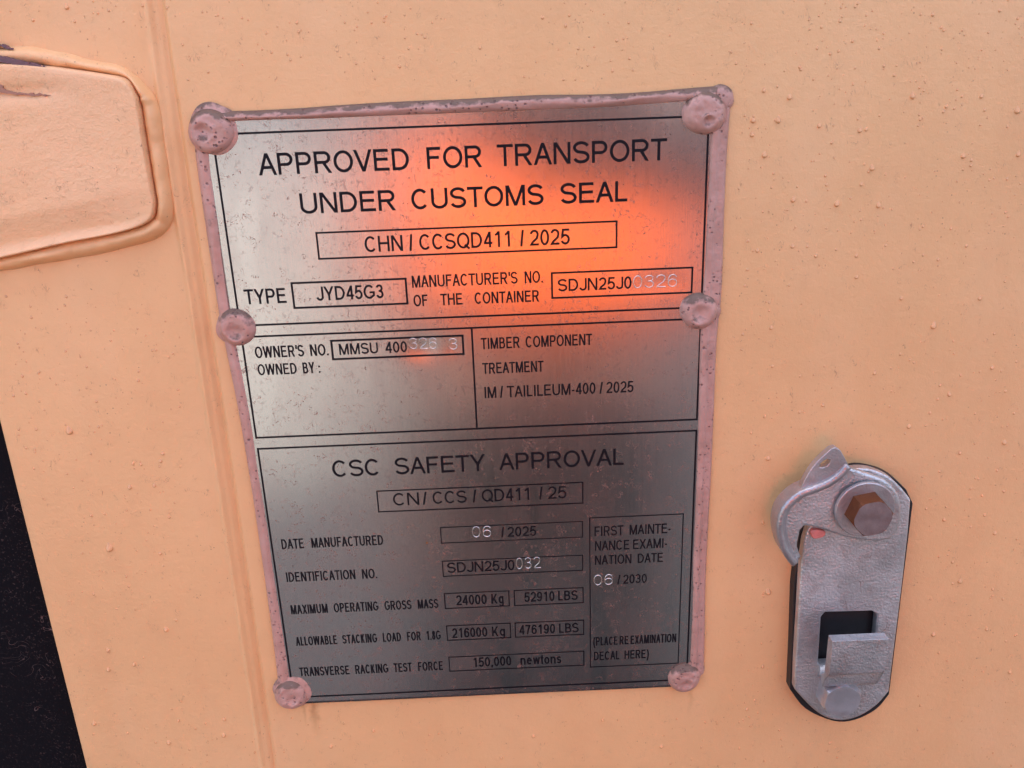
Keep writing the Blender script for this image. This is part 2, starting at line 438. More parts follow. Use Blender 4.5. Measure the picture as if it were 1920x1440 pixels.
for i in range(NB_):
    p, q = oc[i], inner[i]
    arc = i / NB_
    lump = 0.62 + 0.34 * abs(math.sin(i * 0.085 + 3.0 * nz(arc * 9, 0, 0, 1))) + 0.30 * nz(i * 0.05, 2, 0, 1)
    top_thin = 0.55 if p[1] > 0.283 else 1.0
    for j in range(NA + 1):
        t = j / NA
        wob = 0.0006 * nz(i * 0.08, 5, 0, 1) * (1 - t)
        x = p[0] + (q[0] - p[0]) * (t * 1.12) + wob; z = p[1] + (q[1] - p[1]) * (t * 1.12) + wob
        dd = -0.0006 + (max(0.0, math.sin(math.pi * min(1, t / 0.92))) ** 0.6 * 0.0064 * lump + 0.0028 * t) * (0.8 if top_thin < 1 else 1)
        dd += 0.00035 * nz(x, 0, z, 240) + 0.00015 * nz(x, 4, z, 700)
        vs.append((x, -dd, z))
for i in range(NB_ - 1):
    for j in range(NA):
        a = i * (NA + 1) + j; fs.append((a, a + NA + 1, a + NA + 2, a + 1))
mesh('weld_bead', vs, fs, M['door'], br)
# scraped dark patch on the top edge
sc = [[(-60, 98), (0, 105), (14, 108), (30, 112), (52, 117), (72, 122), (86, 126), (62, 126), (40, 124), (20, 120), (0, 116), (-60, 108)],
      [(-60, 76), (0, 83), (12, 86), (26, 93), (12, 91), (0, 87), (-60, 82)], [(-60, 155), (0, 159), (6, 164), (14, 170), (40, 174), (70, 176), (94, 179), (72, 180), (36, 178), (0, 174), (-60, 170)]]
def scuff_poly(pl, d, seed):
    pts = catmull(PP(pl, d), 7, True); out = []
    for i, (x, z) in enumerate(pts): out.append((x + 0.0009 * nz(i * 0.6, seed, 0, 1), z + 0.0009 * nz(i * 0.6, seed, 9, 1)))
    return out
M['scrape'] = plain('brown scrape', (0.36, 0.17, 0.11), 0.6, 0, 300, 0.0003)
for q, (pl, d, dep) in enumerate(((sc[0], 0.0076, 0.0079), (sc[1], 0.0035, 0.0044), (sc[2], 0.0080, 0.00815))):
    prism('paint_scrape', scuff_poly(pl, d, q), 0.002, dep, M['scrape' if q == 2 else 'scuff'], br, bevel=0.0004)

# ------------------------------------------------------------------ data plate
W, H = 0.195, 0.2677
plate = empty('data_plate', (W / 2, -0.0005, 0))
tag(plate, 'brushed steel approval plate with black printed text, framed in pink sealant', 'data plate')
DP = 0.0016                 # front face of the plate
def dents(x, z):
    e = lambda cx, cz, sx, sz: math.exp(-((x - cx) / sx) ** 2 - ((z - cz) / sz) ** 2)
    a = P(792, 652); b = P(1240, 530); c = P(905, 998); d = P(1130, 1090); g = P(990, 1058); q = P(850, 648)
    return (-0.00034 * e(a[0], a[1], 0.0075, 0.0052) - 0.00010 * e(q[0], q[1], 0.004, 0.004) - 0.00016 * e(b[0], b[1], 0.010, 0.0045)
            - 0.00006 * e(c[0], c[1], 0.005, 0.004) - 0.00005 * e(d[0], d[1], 0.005, 0.004) - 0.00006 * e(g[0], g[1], 0.007, 0.004)
            + 0.00016 * nz(x, 0, z, 13))
PX0, PX1, PZ0, PZ1 = -0.0035, W + 0.0035, -0.0040, H + 0.0062
NXP, NZP = 170, 240
def pl_fn(u, v):
    x = PX0 + (PX1 - PX0) * u; z = PZ0 + (PZ1 + 0.0022 * u - PZ0) * v
    return (x, -(DP + dents(x, z)), z)
vs = [pl_fn(i / NXP, j / NZP) for j in range(NZP + 1) for i in range(NXP + 1)]
fs = []
for j in range(NZP):
    for i in range(NXP):
        a = j * (NXP + 1) + i; fs.append((a, a + 1, a + NXP + 2, a + NXP + 1))
rim = [i for i in range(NXP + 1)] + [j * (NXP + 1) + NXP for j in range(1, NZP + 1)] + [NZP * (NXP + 1) + i for i in range(NXP - 1, -1, -1)] + [j * (NXP + 1) for j in range(NZP - 1, 0, -1)]
b0 = len(vs)
for k in rim: vs.append((vs[k][0], -0.0003, vs[k][2]))
nr = len(rim)
for k in range(nr):
    fs.append((rim[k], b0 + k, b0 + (k + 1) % nr, rim[(k + 1) % nr]))
me = bpy.data.meshes.new('plate_sheet'); me.from_pydata(vs, [], fs); me.update()
ps = link('plate_sheet', me, M['steel'], plate, smooth=False)
for p in me.polygons[:NXP * NZP]: p.use_smooth = True

EPS = 0.00006
def on_plate(x, z, lift=EPS): return (x, -(DP + dents(x, z) + lift), z)

# --- printed rules and boxes
class Ink:
    def __init__(s): s.v = []; s.f = []; s.k = 0
    def quad(s, pts, lift=EPS):
        s.k += 1; e = lift + (s.k % 7) * 0.000004
        b = len(s.v)
        s.v += [on_plate(x, z, e) for x, z in pts]; s.f.append(tuple(range(b, b + len(pts))))
    def bar(s, a, b, w):
        """straight rule, cut in short pieces so that it follows the sheet"""
        L = math.dist(a, b); n = max(1, int(L / 0.004)); dx, dz = (b[0] - a[0]) / L, (b[1] - a[1]) / L
        px, pz = -dz * w / 2, dx * w / 2
        s.k += 1; e = EPS + (s.k % 7) * 0.000004
        base = len(s.v)
        for i in range(n + 1):
            x, z = a[0] + (b[0] - a[0]) * i / n, a[1] + (b[1] - a[1]) * i / n
            s.v += [on_plate(x + px, z + pz, e), on_plate(x - px, z - pz, e)]
        for i in range(n):
            q = base + 2 * i; s.f.append((q, q + 1, q + 3, q + 2))
    def box(s, c, w):
        for i in range(4):
            a, b = c[i], c[(i + 1) % 4]; L = math.dist(a, b); ux, uz = (b[0] - a[0]) / L * w / 2, (b[1] - a[1]) / L * w / 2
            s.bar((a[0] - ux, a[1] - uz), (b[0] + ux, b[1] + uz), w)
    def build(s, name, parent=None):
        me = bpy.data.meshes.new(name); me.from_pydata(s.v, [], s.f); me.update()
        bm = bmesh.new(); bm.from_mesh(me)
        for f in bm.faces:
            f.normal_update()
            if f.normal.y > 0: f.normal_flip()
        bm.to_mesh(me); bm.free()
        return link(name, me, M['ink'], parent or plate, smooth=False)
def rect_from_px(tl, tr, br_, bl):
    p = PP([tl, tr, br_, bl], DP)
    x0 = (p[0][0] + p[3][0]) / 2; x1 = (p[1][0] + p[2][0]) / 2; z1 = (p[0][1] + p[1][1]) / 2; z0 = (p[2][1] + p[3][1]) / 2
    return [(x0, z1), (x1, z1), (x1, z0), (x0, z0)]
zA0 = (P(449, 608.5)[1] + P(1311, 575)[1]) / 2; zB1 = (P(455.5, 630)[1] + P(1309.5, 596)[1]) / 2
zB0 = (P(481.6, 818)[1] + P(1302.4, 784.4)[1]) / 2; zC1 = (P(484.8, 839)[1] + P(1302.4, 805)[1]) / 2
LW = 0.00082
for nm, z1, z0 in (('printed_border', H, zA0), ('printed_border', zB1, zB0), ('printed_border', zC1, 0.0)):
    k = Ink(); k.box([(0, z1), (W, z1), (W, z0), (0, z0)], LW)
    if z1 == zB1:
        xd = (P(884.6, 614.8)[0] + P(894, 797.6)[0]) / 2
        k.bar((xd, z1), (xd, z0), LW)
    k.build(nm)
boxes = [((592.7, 436.3), (1156.6, 415.4), (1155.5, 464), (598.7, 485), .00060),
         ((546.6, 530.3), (760.5, 523.3), (764, 569.6), (552, 576.9), .00068),
         ((1034.4, 513), (1298.4, 500.6), (1296.6, 547.2), (1035.6, 559.8), .00062),
         ((620.5, 638.6), (867.5, 629.7), (869, 663.6), (625, 673.8), .00070),
         ((707, 921.5), (1092.9, 903.8), (1092.6, 942.5), (709.9, 960.4), .00048),
         ((825.5, 989), (1092, 977.8), (1092, 1007.4), (828, 1018), .00036),
         ((829.6, 1052.6), (1092, 1040.7), (1092.6, 1069.3), (831.3, 1080.5), .00040),
         ((833.3, 1113.2), (954, 1107.8), (954.8, 1135.3), (835, 1141.8), .00042),
         ((964, 1107), (1093.3, 1102), (1093.3, 1130.2), (965, 1135), .00042),
         ((837.4, 1174), (956.5, 1168.3), (957.5, 1194.9), (839, 1201.3), .00042),
         ((965.7, 1168.3), (1094.3, 1162.5), (1094.6, 1189.4), (966.7, 1194.5), .00042),
         ((841.5, 1232.3), (1094.6, 1221), (1095, 1247.2), (843.5, 1258.5), .00042),
         ((1104.8, 970), (1280.7, 964.9), (1271.9, 1243.8), (1107.9, 1250), .00042)]
for b in boxes:
    k = Ink(); k.box(rect_from_px(*b[:4]), b[4] * 1.25); k.build('printed_box')

# --- lettering: a plain grotesque drawn as strokes of constant weight
def arc(cx, cy, rx, ry, a0, a1, n=14):
    return [(cx + rx * math.cos(math.radians(a0 + (a1 - a0) * i / n)), cy + ry * math.sin(math.radians(a0 + (a1 - a0) * i / n))) for i in range(n + 1)]
ADV = dict(zip('ABCDEFGHIJKLMNOPQRSTUVWXYZ', [667, 667, 722, 722, 667, 611, 778, 722, 278, 500, 667, 556, 833, 722, 778, 667, 778, 722, 667, 611, 722, 667, 944, 667, 667, 611]))
ADV.update({c: 556 for c in '0123456789gneo'}); ADV.update({'/': 278, '.': 278, '-': 333, "'": 191, ':': 278, ',': 278, '(': 333, ')': 333, 'w': 722, 't': 278, 's': 500, ' ': 278})
SB = dict(A=0, V=0, W=.01, X=.01, Y=.01, T=.02, J=.02, C=.05, G=.05, O=.05, Q=.05, S=.045)
def glyph(c, W_, h):
    """list of ('L', pts) ribbons and ('D', x0,y0,x1,y1) slanted bars; cap height 1, outer width W_"""
    lo, hi = h, 1 - h; x0, x1, xm = h, W_ - h, W_ / 2; o = []
    Ls = lambda *p: o.append(('L', list(p)))
    D = lambda a, b, c_, d: o.append(('D', a, b, c_, d))
    st = lambda x: D(x, 0, x, 1)
    if c == 'A': D(h * 1.1, 0, xm, 1); D(W_ - h * 1.1, 0, xm, 1); Ls((W_ * .2, .35), (W_ * .8, .35))
    elif c == 'B':
        st(x0); r = .5 - h * .6
        Ls((x0, hi), *arc(W_ * .55, (hi + .53) / 2, x1 - .04 - W_ * .55, (hi - .53) / 2, 90, -90), (x0, .53))
        Ls((x0 + h, .53), *arc(W_ * .55, (.53 + lo) / 2, x1 - W_ * .55, (.53 - lo) / 2, 90, -90), (x0, lo))
    elif c == 'C': o.append(('L', arc(xm, .5, xm - h, .5 - h * .9, 42, 318, 30)))
    elif c == 'D':
        st(x0); o.append(('L', [(x0, hi)] + arc(W_ * .42, .5, x1 - W_ * .42, .5 - h, 90, -90, 24) + [(x0, lo)]))
    elif c == 'E': st(x0); Ls((x0, hi), (W_ - .03, hi)); Ls((x0, .53), (W_ - .06, .53)); Ls((x0, lo), (W_, lo))
    elif c == 'F': st(x0); Ls((x0, hi), (W_, hi)); Ls((x0, .52), (W_ * .88, .52))
    elif c == 'G': o.append(('L', arc(xm, .5, xm - h, .5 - h * .9, 42, 312, 30) + [(x1, .24), (x1, .46), (W_ * .54, .46)]))
    elif c == 'H': st(x0); st(x1); Ls((x0, .53), (x1, .53))
    elif c == 'I': st(xm)
    elif c == 'J': o.append(('L', [(x1, 1)] + arc(xm, .27, xm - h, .27 - h * .9, 0, -172, 18)))
    elif c == 'K': st(x0); D(h * 1.6, .30, W_ - h * 1.6, 1); D(W_ * .38, .56, W_ - h * 1.4, 0)
    elif c == 'L': st(x0); Ls((x0, lo), (W_, lo))
    elif c == 'M': st(x0); st(x1); D(h * 1.3, 1, xm, 0); D(W_ - h * 1.3, 1, xm, 0)
    elif c == 'N': st(x0); st(x1); D(h * 1.25, 1, W_ - h * 1.25, 0)
    elif c in 'OQ':
        o.append(('C', arc(xm, .5, xm - h, .5 - h * .9, 0, 360, 36)[:-1]))
        if c == 'Q': Ls((W_ * .60, .24), (W_ * .97, -.02))
    elif c == 'P': st(x0); o.append(('L', [(x0, hi)] + arc(W_ * .58, (hi + .46) / 2, x1 - W_ * .58, (hi - .46) / 2, 90, -90) + [(x0, .46)]))
    elif c == 'R':
        st(x0); o.append(('L', [(x0, hi)] + arc(W_ * .60, (hi + .49) / 2, x1 - .02 - W_ * .60, (hi - .49) / 2, 90, -90) + [(x0, .49)]))
        D(W_ * .52, .50, W_ - h * 1.1, 0)
    elif c in 'Ss':
        k = 1.0 if c == 'S' else .74
        hi_, lo_, md = (1 - h * .9) if c == 'S' else .74 - h, h * .9, .51 * k
        p = arc(xm, (hi_ + md) / 2, xm - h * 1.15, (hi_ - md) / 2, 18, 245, 18) + arc(xm, (md + lo_) / 2, xm - h, (md - lo_) / 2, 65, -162, 18)
        o.append(('L', p))
    elif c == 'T': st(xm); Ls((0, hi), (W_, hi))
    elif c == 'U': o.append(('L', [(x0, 1)] + arc(xm, .34, xm - h, .34 - h * .9, 180, 360, 22) + [(x1, 1)]))
    elif c == 'V': D(h * 1.1, 1, xm, 0); D(W_ - h * 1.1, 1, xm, 0)
    elif c == 'W': q = W_ * .27; D(h * 1.1, 1, q, 0); D(xm, 1, q, 0); D(xm, 1, W_ - q, 0); D(W_ - h * 1.1, 1, W_ - q, 0)
    elif c == 'X': D(h * 1.3, 1, W_ - h * 1.3, 0); D(W_ - h * 1.3, 1, h * 1.3, 0)
    elif c == 'Y': D(h * 1.2, 1, xm, .40); D(W_ - h * 1.2, 1, xm, .40); D(xm, 0, xm, .44)
    elif c == '0': o.append(('C', arc(xm, .5, xm - h, .5 - h * .9, 0, 360, 32)[:-1]))
    elif c == '1': x = W_ * .62; st(x); Ls((W_ * .20, .76), (W_ * .42, .84), (x - h * .3, 1 - h * .6))
    elif c == '2': o.append(('L', arc(xm, .71, xm - h, .29 - h * .9, 170, -18, 16) + [(W_ * .78, .46), (W_ * .30, .22), (h * 1.2, lo), (W_, lo)]))
    elif c == '3':
        o.append(('L', arc(xm - .01, (hi + .53) / 2, xm - h * 1.3, (hi - .53) / 2, 165, -90, 18) + [(W_ * .38, .53)]))
        o.append(('L', [(W_ * .40, .53)] + arc(xm, (.53 + lo) / 2, xm - h, (.53 - lo) / 2, 90, -165, 18)))
    elif c == '4': x = W_ * .72; st(x); Ls((x - h * .3, 1 - h * .8), (h * .8, .28)); Ls((h * .1, .28), (W_, .28))
    elif c == '5': o.append(('L', [(W_ * .93, hi), (W_ * .24, hi), (W_ * .15, .50)] + arc(xm - .01, .33, x1 - xm + .01, .33 - h * .9, 135, -160, 20)))
    elif c in '69':
        p1 = arc(xm, .33, xm - h, .33 - h * .9, 0, 360, 24)[:-1]
        p2 = arc(xm + .02, .52, xm - h + .02, .48 - h * .9, 35, 200, 18)
        if c == '9': p1 = [(W_ - x, 1 - y) for x, y in p1]; p2 = [(W_ - x, 1 - y) for x, y in p2]
        o.append(('C', p1)); o.append(('L', p2))
    elif c == '7': Ls((0, hi), (x1, hi), (W_ * .55, .5), (W_ * .38, 0))
    elif c == '8': o.append(('C', arc(xm, .75, xm - h * 1.3, .25 - h * .9, 0, 360, 24)[:-1])); o.append(('C', arc(xm, .28, xm - h, .28 - h * .9, 0, 360, 24)[:-1]))
    elif c == '/': D(h, -.02, W_ - h, 1.02)
    elif c == '.': D(xm, 0, xm, h * 2.2)
    elif c == ',': Ls((xm, h * 2.2), (xm, 0), (xm - h * .8, -.15))
    elif c == ':': D(xm, 0, xm, h * 2.2); D(xm, .5, xm, .5 + h * 2.2)
    elif c == "'": D(xm, .66, xm, 1)
    elif c == '-': Ls((W_ * .1, .36), (W_ * .9, .36))
    elif c == '(': o.append(('L', arc(W_ * 1.25, .36, W_ * 1.1, .68, 112, 248, 14)))
    elif c == ')': o.append(('L', arc(-W_ * .25, .36, W_ * 1.1, .68, 68, -68, 14)))
    elif c == 'g': o.append(('C', arc(xm, .37, xm - h, .37 - h, 0, 360, 24)[:-1])); o.append(('L', [(x1, .74)] + arc(xm, -.06, xm - h, .2, 0, -165, 14)))
    elif c == 'n': D(x0, 0, x0, .74); o.append(('L', [(x0, .46)] + arc(xm, .46, xm - h, .28 - h, 170, 0, 14) + [(x1, 0)]))
    elif c == 'e': o.append(('L', [(x0, .40), (x1, .40)] + arc(xm, .37, xm - h, .37 - h, 8, 322, 26)))
    elif c == 'o': o.append(('C', arc(xm, .37, xm - h, .37 - h, 0, 360, 24)[:-1]))
    elif c == 't': Ls((W_ * .45, .93), (W_ * .45, lo + .1), (W_ * .6, lo), (W_, lo)); Ls((-.06, .74 - h), (W_ + .05, .74 - h))
    elif c == 'w': q = W_ * .28; D(h, .74, q, 0); D(xm, .74, q, 0); D(xm, .74, W_ - q, 0); D(W_ - h, .74, W_ - q, 0)
    return o
def ribbon(pts, h, closed=False):
    """left and right offset points with mitres"""
    n = len(pts); Lp, Rp = [], []
    for i in range(n):
        a = pts[i - 1] if (closed or i > 0) else None
        b = pts[(i + 1) % n] if (closed or i < n - 1) else None
        p = pts[i]
        def nrm(u, v):
            dx, dy = v[0] - u[0], v[1] - u[1]; L = math.hypot(dx, dy) or 1e-9; return (-dy / L, dx / L)
        if a is None: m_ = nrm(p, b); k = 1
        elif b is None: m_ = nrm(a, p); k = 1
        else:
            n1, n2 = nrm(a, p), nrm(p, b); mx, my = n1[0] + n2[0], n1[1] + n2[1]; L = math.hypot(mx, my) or 1e-9
            m_ = (mx / L, my / L); k = 1 / max(.4, m_[0] * n1[0] + m_[1] * n1[1])
        Lp.append((p[0] + m_[0] * h * k, p[1] + m_[1] * h * k)); Rp.append((p[0] - m_[0] * h * k, p[1] - m_[1] * h * k))
    return Lp, Rp
def layout(text, width_cap, h):
    """x positions (cap units) of each glyph so that the word spans width_cap exactly"""
    adv = [ADV[c] / 716 for c in text]; sb = [SB.get(c, .075) if c.isalpha() else (.055 if c.isdigit() else .06) for c in text]
    nat = sum(adv) - sb[0] - sb[-1]
    s = width_cap / nat
    x = -sb[0] * s; out = []
    for c, a, b in zip(text, adv, sb):
        out.append((c, x + b * s, max((a - 2 * b) * s, 2.05 * h))); x += a * s
    return out
def draw_word(ink, text, xl, xr, zl, zr, cap, h=0.058):
    h *= 1.16
    wc = (xr - xl) / cap
    if len(text) == 1 and text in '/:': lay = [(text, 0, max(wc, .16))]
    else: lay = layout(text, wc, h)
    slope = (zr - zl) / max(1e-9, xr - xl)
    tr = lambda gx, x, y: (xl + (gx + x) * cap, zl + slope * (gx + x) * cap + y * cap)
    for c, gx, gw in lay:
        for it in glyph(c, gw, h):
            if it[0] == 'D':
                _, a, b, c_, d = it; L = math.hypot(c_ - a, d - b); hw = h * L / max(1e-6, abs(d - b)) 
                ink.quad([tr(gx, a - hw, b), tr(gx, a + hw, b), tr(gx, c_ + hw, d), tr(gx, c_ - hw, d)])
            else:
                pts = it[1]; cl = it[0] == 'C'; Lp, Rp = ribbon(pts, h, cl); n = len(pts)
                for i in range(n if cl else n - 1):
                    j = (i + 1) % n
                    ink.quad([tr(gx, *Lp[i]), tr(gx, *Rp[i]), tr(gx, *Rp[j]), tr(gx, *Lp[j])])
                ink.k += 1
# (baseline left x, y, right x, y in the photograph), cap height px, stroke weight, words with their left and right x
LINES = [
 ((486, 329.5), (1250, 299.6), 41.0, .060, [('APPROVED', 486, 768), ('FOR', 801.5, 904), ('TRANSPORT', 932.5, 1250)]),
 ((565, 401.3), (1176, 377.4), 38.5, .062, [('UNDER', 565, 742.5), ('CUSTOMS', 772.5, 1019.5), ('SEAL', 1051, 1176)]),
 ((685, 471.9), (1068, 458.9), 29.5, .058, [('CHN', 685, 756), ('/', 768, 775), ('CCSQD411', 787, 960.5), ('/', 975.5, 983), ('2025', 994, 1068.5)]),
 ((460, 570.4), (538, 568.3), 28.0, .062, [('TYPE', 460, 538)]),
 ((594, 563.0), (720, 559.8), 26.0, .062, [('JYD45G3', 594, 720)]),
 ((773, 538.7), (1019, 530.0), 22.3, .058, [("MANUFACTURER'S", 773, 970.8), ('NO.', 984, 1018.5)]),
 ((776, 574.0), (1011, 566.2), 21.5, .060, [('OF', 776, 802.5), ('THE', 826.5, 867.5), ('CONTAINER', 890.4, 1011)]),
 ((1046, 546.4), (1184, 541.0), 23.0, .062, [('SDJN25J0', 1046, 1184)]),
 ((479, 671.6), (617, 666.2), 21.5, .062, [("OWNER'S", 479.4, 571), ('NO.', 582.6, 617)]),
 ((484, 702.6), (602, 699.4), 20.5, .062, [('OWNED', 484.3, 557.4), ('BY', 568.8, 591.3), (':', 597, 602.5)]),
 ((637, 664.9), (764, 660.5), 20.5, .064, [('MMSU', 636.8, 709.6), ('400', 723.4, 763.8)]),
 ((902, 654.6), (1110, 646.9), 21.0, .058, [('TIMBER', 902, 974.7), ('COMPONENT', 985.7, 1110.3)]),
 ((905, 700.7), (1019.5, 696.9), 20.3, .058, [('TREATMENT', 905, 1019.5)]),
 ((908, 745.5), (1188, 736.3), 21.0, .058, [('IM', 908.4, 931), ('/', 937.5, 944), ('TAILILEUM-400', 951, 1116.5), ('/', 1124, 1130.5), ('2025', 1137, 1187.7)]),
 ((625, 894.2), (1169, 872.2), 31.0, .058, [('CSC', 624.6, 714), ('SAFETY', 741.6, 910.6), ('APPROVAL', 936, 1169.4)]),
 ((738, 948.2), (1062, 933.9), 23.0, .056, [('CN', 738, 786.5), ('/', 793, 801.5), ('CCS', 812, 875.5), ('/', 886.5, 894), ('QD411', 903.8, 996), ('/', 1011, 1018), ('25', 1028, 1062)]),
 ((529, 1030.3), (719, 1020.2), 18.3, .058, [('DATE', 529, 570.8), ('MANUFACTURED', 584.8, 719)]),
 ((940, 1007.0), (1006, 1004.5), 18.3, .060, [('/', 940, 945.8), ('2025', 952, 1005.8)]),
 ((538, 1092.4), (708, 1083.3), 17.8, .058, [('IDENTIFICATION', 538, 667), ('NO.', 679.6, 707.8)]),
 ((839, 1074.3), (965, 1068.7), 19.0, .060, [('SDJN25J0', 839, 965)]),
 ((546.6, 1153.6), (822.4, 1138.4), 17.0, .058, [('MAXIMUM', 546.6, 615.4), ('OPERATING', 626.8, 710.2), ('GROSS', 721.6, 772), ('MASS', 783.7, 822.4)]),
 ((856, 1134.9), (944.6, 1131.2), 18.3, .060, [('24000', 856, 913), ('Kg', 921.8, 944.6)]),
 ((983.7, 1128.4), (1083.4, 1124.7), 18.0, .060, [('52910', 983.7, 1039.9), ('LBS', 1046.7, 1083.4)]),
 ((555.6, 1211.9), (826.8, 1198.0), 16.3, .058, [('ALLOWABLE', 555.6, 633), ('STACKING', 643, 707.8), ('LOAD', 718.6, 752.5), ('FOR', 763.8, 789.5), ('1.8G', 799.7, 826.8)]),
 ((848, 1196.0), (947.3, 1192.2), 17.8, .060, [('216000', 848.3, 914), ('Kg', 923, 947.3)]),
 ((974, 1189.5), (1085, 1185.6), 17.5, .060, [('476190', 974, 1040.9), ('LBS', 1048.4, 1085)]),
 ((562.6, 1269.4), (830.9, 1255.0), 16.3, .058, [('TRANSVERSE', 562.6, 656), ('RACKING', 667, 728.8), ('TEST', 739, 772.9), ('FORCE', 784.5, 830.9)]),
 ((886.8, 1250.3), (1052.4, 1243.8), 17.3, .060, [('150,000', 886.8, 959), ('newtons', 976.2, 1052.4)]),
 ((1114.7, 1004.3), (1257.6, 1000.6), 18.2, .056, [('FIRST', 1114.7, 1169), ('MAINTE-', 1180.4, 1257.6)]),
 ((1115.4, 1031.5), (1250.8, 1027.8), 17.8, .056, [('NANCE', 1115.4, 1180), ('EXAMI-', 1186.8, 1250.8)]),
 ((1115.4, 1057.6), (1243, 1054.6), 17.3, .056, [('NATION', 1115.4, 1183.8), ('DATE', 1195.7, 1243)]),
 ((1157, 1094.6), (1212.7, 1092.9), 16.8, .058, [('/', 1157, 1163.4), ('2030', 1168.5, 1212.7)]),
 ((1113, 1209.6), (1267.8, 1205.0), 15.8, .058, [('(PLACE', 1113, 1158), ('RE', 1161.5, 1178.3), ('EXAMINATION', 1182, 1267.8)]),
 ((1113.7, 1237.0), (1215.8, 1234.2), 15.8, .058, [('DECAL', 1113.7, 1161.3), ('HERE)', 1170.8, 1215.8)]),
]
def px_word(base_l, base_r, cap, xl, xr):
    yl = lambda x: base_l[1] + (base_r[1] - base_l[1]) * (x - base_l[0]) / (base_r[0] - base_l[0])
    a, b = P(xl, yl(xl), DP), P(xr, yl(xr), DP)
    xmid = (xl + xr) / 2
    t = P(xmid, yl(xmid) - cap, DP); c = P(xmid, yl(xmid), DP)
    return a, b, math.dist(t, c)
for bl, brr, cap, hw, words in LINES:
    ink = Ink(); caps = [px_word(bl, brr, cap, w_[1], w_[2])[2] for w_ in words]; capm = sum(caps) / len(caps)
    zb = [px_word(bl, brr, cap, w_[1], w_[2]) for w_ in words]
    z_line = sum(q[0][1] + q[1][1] for q in zb) / (2 * len(zb))          # printed lines run level on the plate
    for w_, q in zip(words, zb):
        draw_word(ink, w_[0], q[0][0], q[1][0], z_line, z_line, capm, hw)
    ink.build('printed_line')

# --- digits punched into the sheet: bright rounded ridges
def stamped(text, xl, xr, yl, yr, cap, tilt=0.0):
    k = NB('punched steel') if 'punch' not in M else None
    if k:
        k.set(Base_Color=(0.70, 0.62, 0.57), Metallic=1.0, Roughness=0.22); M['punch'] = k.m
    a, b = P(xl, yl, DP), P(xr, yr, DP); t = P(xl, yl - cap, DP); capm = math.dist(a, t)
    slope = (b[1] - a[1]) / (b[0] - a[0]); wc = (b[0] - a[0]) / capm
    vs, fs = [], []; RR = 0.00020; NS = 8
    for c, gx, gw in layout(text, wc, .06):
        for it in glyph(c, gw, .06):
            pts = it[1] if it[0] != 'D' else [(it[1], it[2]), (it[3], it[4])]
            cl = it[0] == 'C'
            pts = [(a[0] + (gx + x) * capm, a[1] + slope * (gx + x) * capm + y * capm) for x, y in pts]
            n = len(pts); b0 = len(vs); Lp, Rp = ribbon(pts, RR, cl)
            for i in range(n):
                for j in range(NS + 1):
                    u = j / NS; x = Lp[i][0] + (Rp[i][0] - Lp[i][0]) * u; z = Lp[i][1] + (Rp[i][1] - Lp[i][1]) * u
                    prof = math.sin(u * math.pi) * 0.00020 - 0.00002
                    vs.append(on_plate(x, z, prof))
            for i in range(n if cl else n - 1):
                i2 = (i + 1) % n
                for j in range(NS):
                    fs.append((b0 + i * (NS + 1) + j, b0 + i * (NS + 1) + j + 1, b0 + i2 * (NS + 1) + j + 1, b0 + i2 * (NS + 1) + j))
    mesh('stamped_number', vs, fs, M['punch'], plate)
stamped('0326', 1186, 1270, 541.5, 538.2, 25)
stamped('326', 768, 820, 655.6, 655.0, 22.5); stamped('3', 842, 858.5, 656.6, 656, 22.5)
stamped('06', 885, 922, 1008.6, 1007.2, 22); stamped('032', 967, 1014, 1068.2, 1065.8, 22.5); stamped('06', 1112.5, 1149.5, 1098.3, 1096.4, 20.5)

# --- sealant beads
def bead(le, re, height, facets=False, seed=0, n=150, m_=16):
    A = resample(catmull(PP(le), 8), n); B = resample(catmull(PP(re), 8), n)
    vs, fs = [], []
    for i in range(n):
        for j in range(m_ + 1):
            t = j / m_
            ed = 0.0004 * nz(i * 0.09, seed, 0, 1)
            x = A[i][0] + (B[i][0] - A[i][0]) * t; z = A[i][1] + (B[i][1] - A[i][1]) * t
            x += ed * (1 if facets or True else 0) * (1 - 2 * abs(t - .5)) ; 
            if facets: prof = max(0.0, min(t / 0.10, 1)) * (1.0 if t < 0.38 else 0.62 + 0.38 * max(0, (0.52 - t) / 0.14)) * min(1, (1 - t) / 0.12)
            else: prof = math.sin(math.pi * t) ** 0.55
            d = 0.0006 + height * prof * (1 + 0.25 * nz(i * 0.07, seed, t * 2, 1)) + 0.00018 * nz(x, seed, z, 260) * prof
            vs.append((x, -d, z))
    for i in range(n - 1):
        for j in range(m_):
            a = i * (m_ + 1) + j; fs.append((a, a + 1, a + m_ + 2, a + m_ + 1))
    return mesh('sealant_bead', vs, fs, M['pink'], plate)
bead([(366, 275), (373, 330), (386, 420), (401, 520), (414, 600), (426, 660), (448, 770), (470, 900), (488, 1020), (505, 1140), (519, 1250), (524, 1300)],
     [(396, 275), (401, 330), (413, 420), (426, 530), (437, 600), (452, 665), (474, 790), (493, 915), (508, 1010), (525, 1130), (544, 1250), (549, 1300)], 0.0019, seed=1)
bead([(1329, 215), (1328, 290), (1323, 400), (1318, 500), (1313, 560), (1309, 650), (1307, 780), (1304, 880), (1301, 960), (1299, 1010), (1297, 1060), (1296, 1140), (1290, 1260)],
     [(1370, 185), (1362, 290), (1357, 400), (1354, 500), (1351, 560), (1343, 640), (1338, 760), (1333, 880), (1328, 970), (1325, 1030), (1322, 1100), (1321, 1180), (1319, 1260)], 0.0022, True, 2)
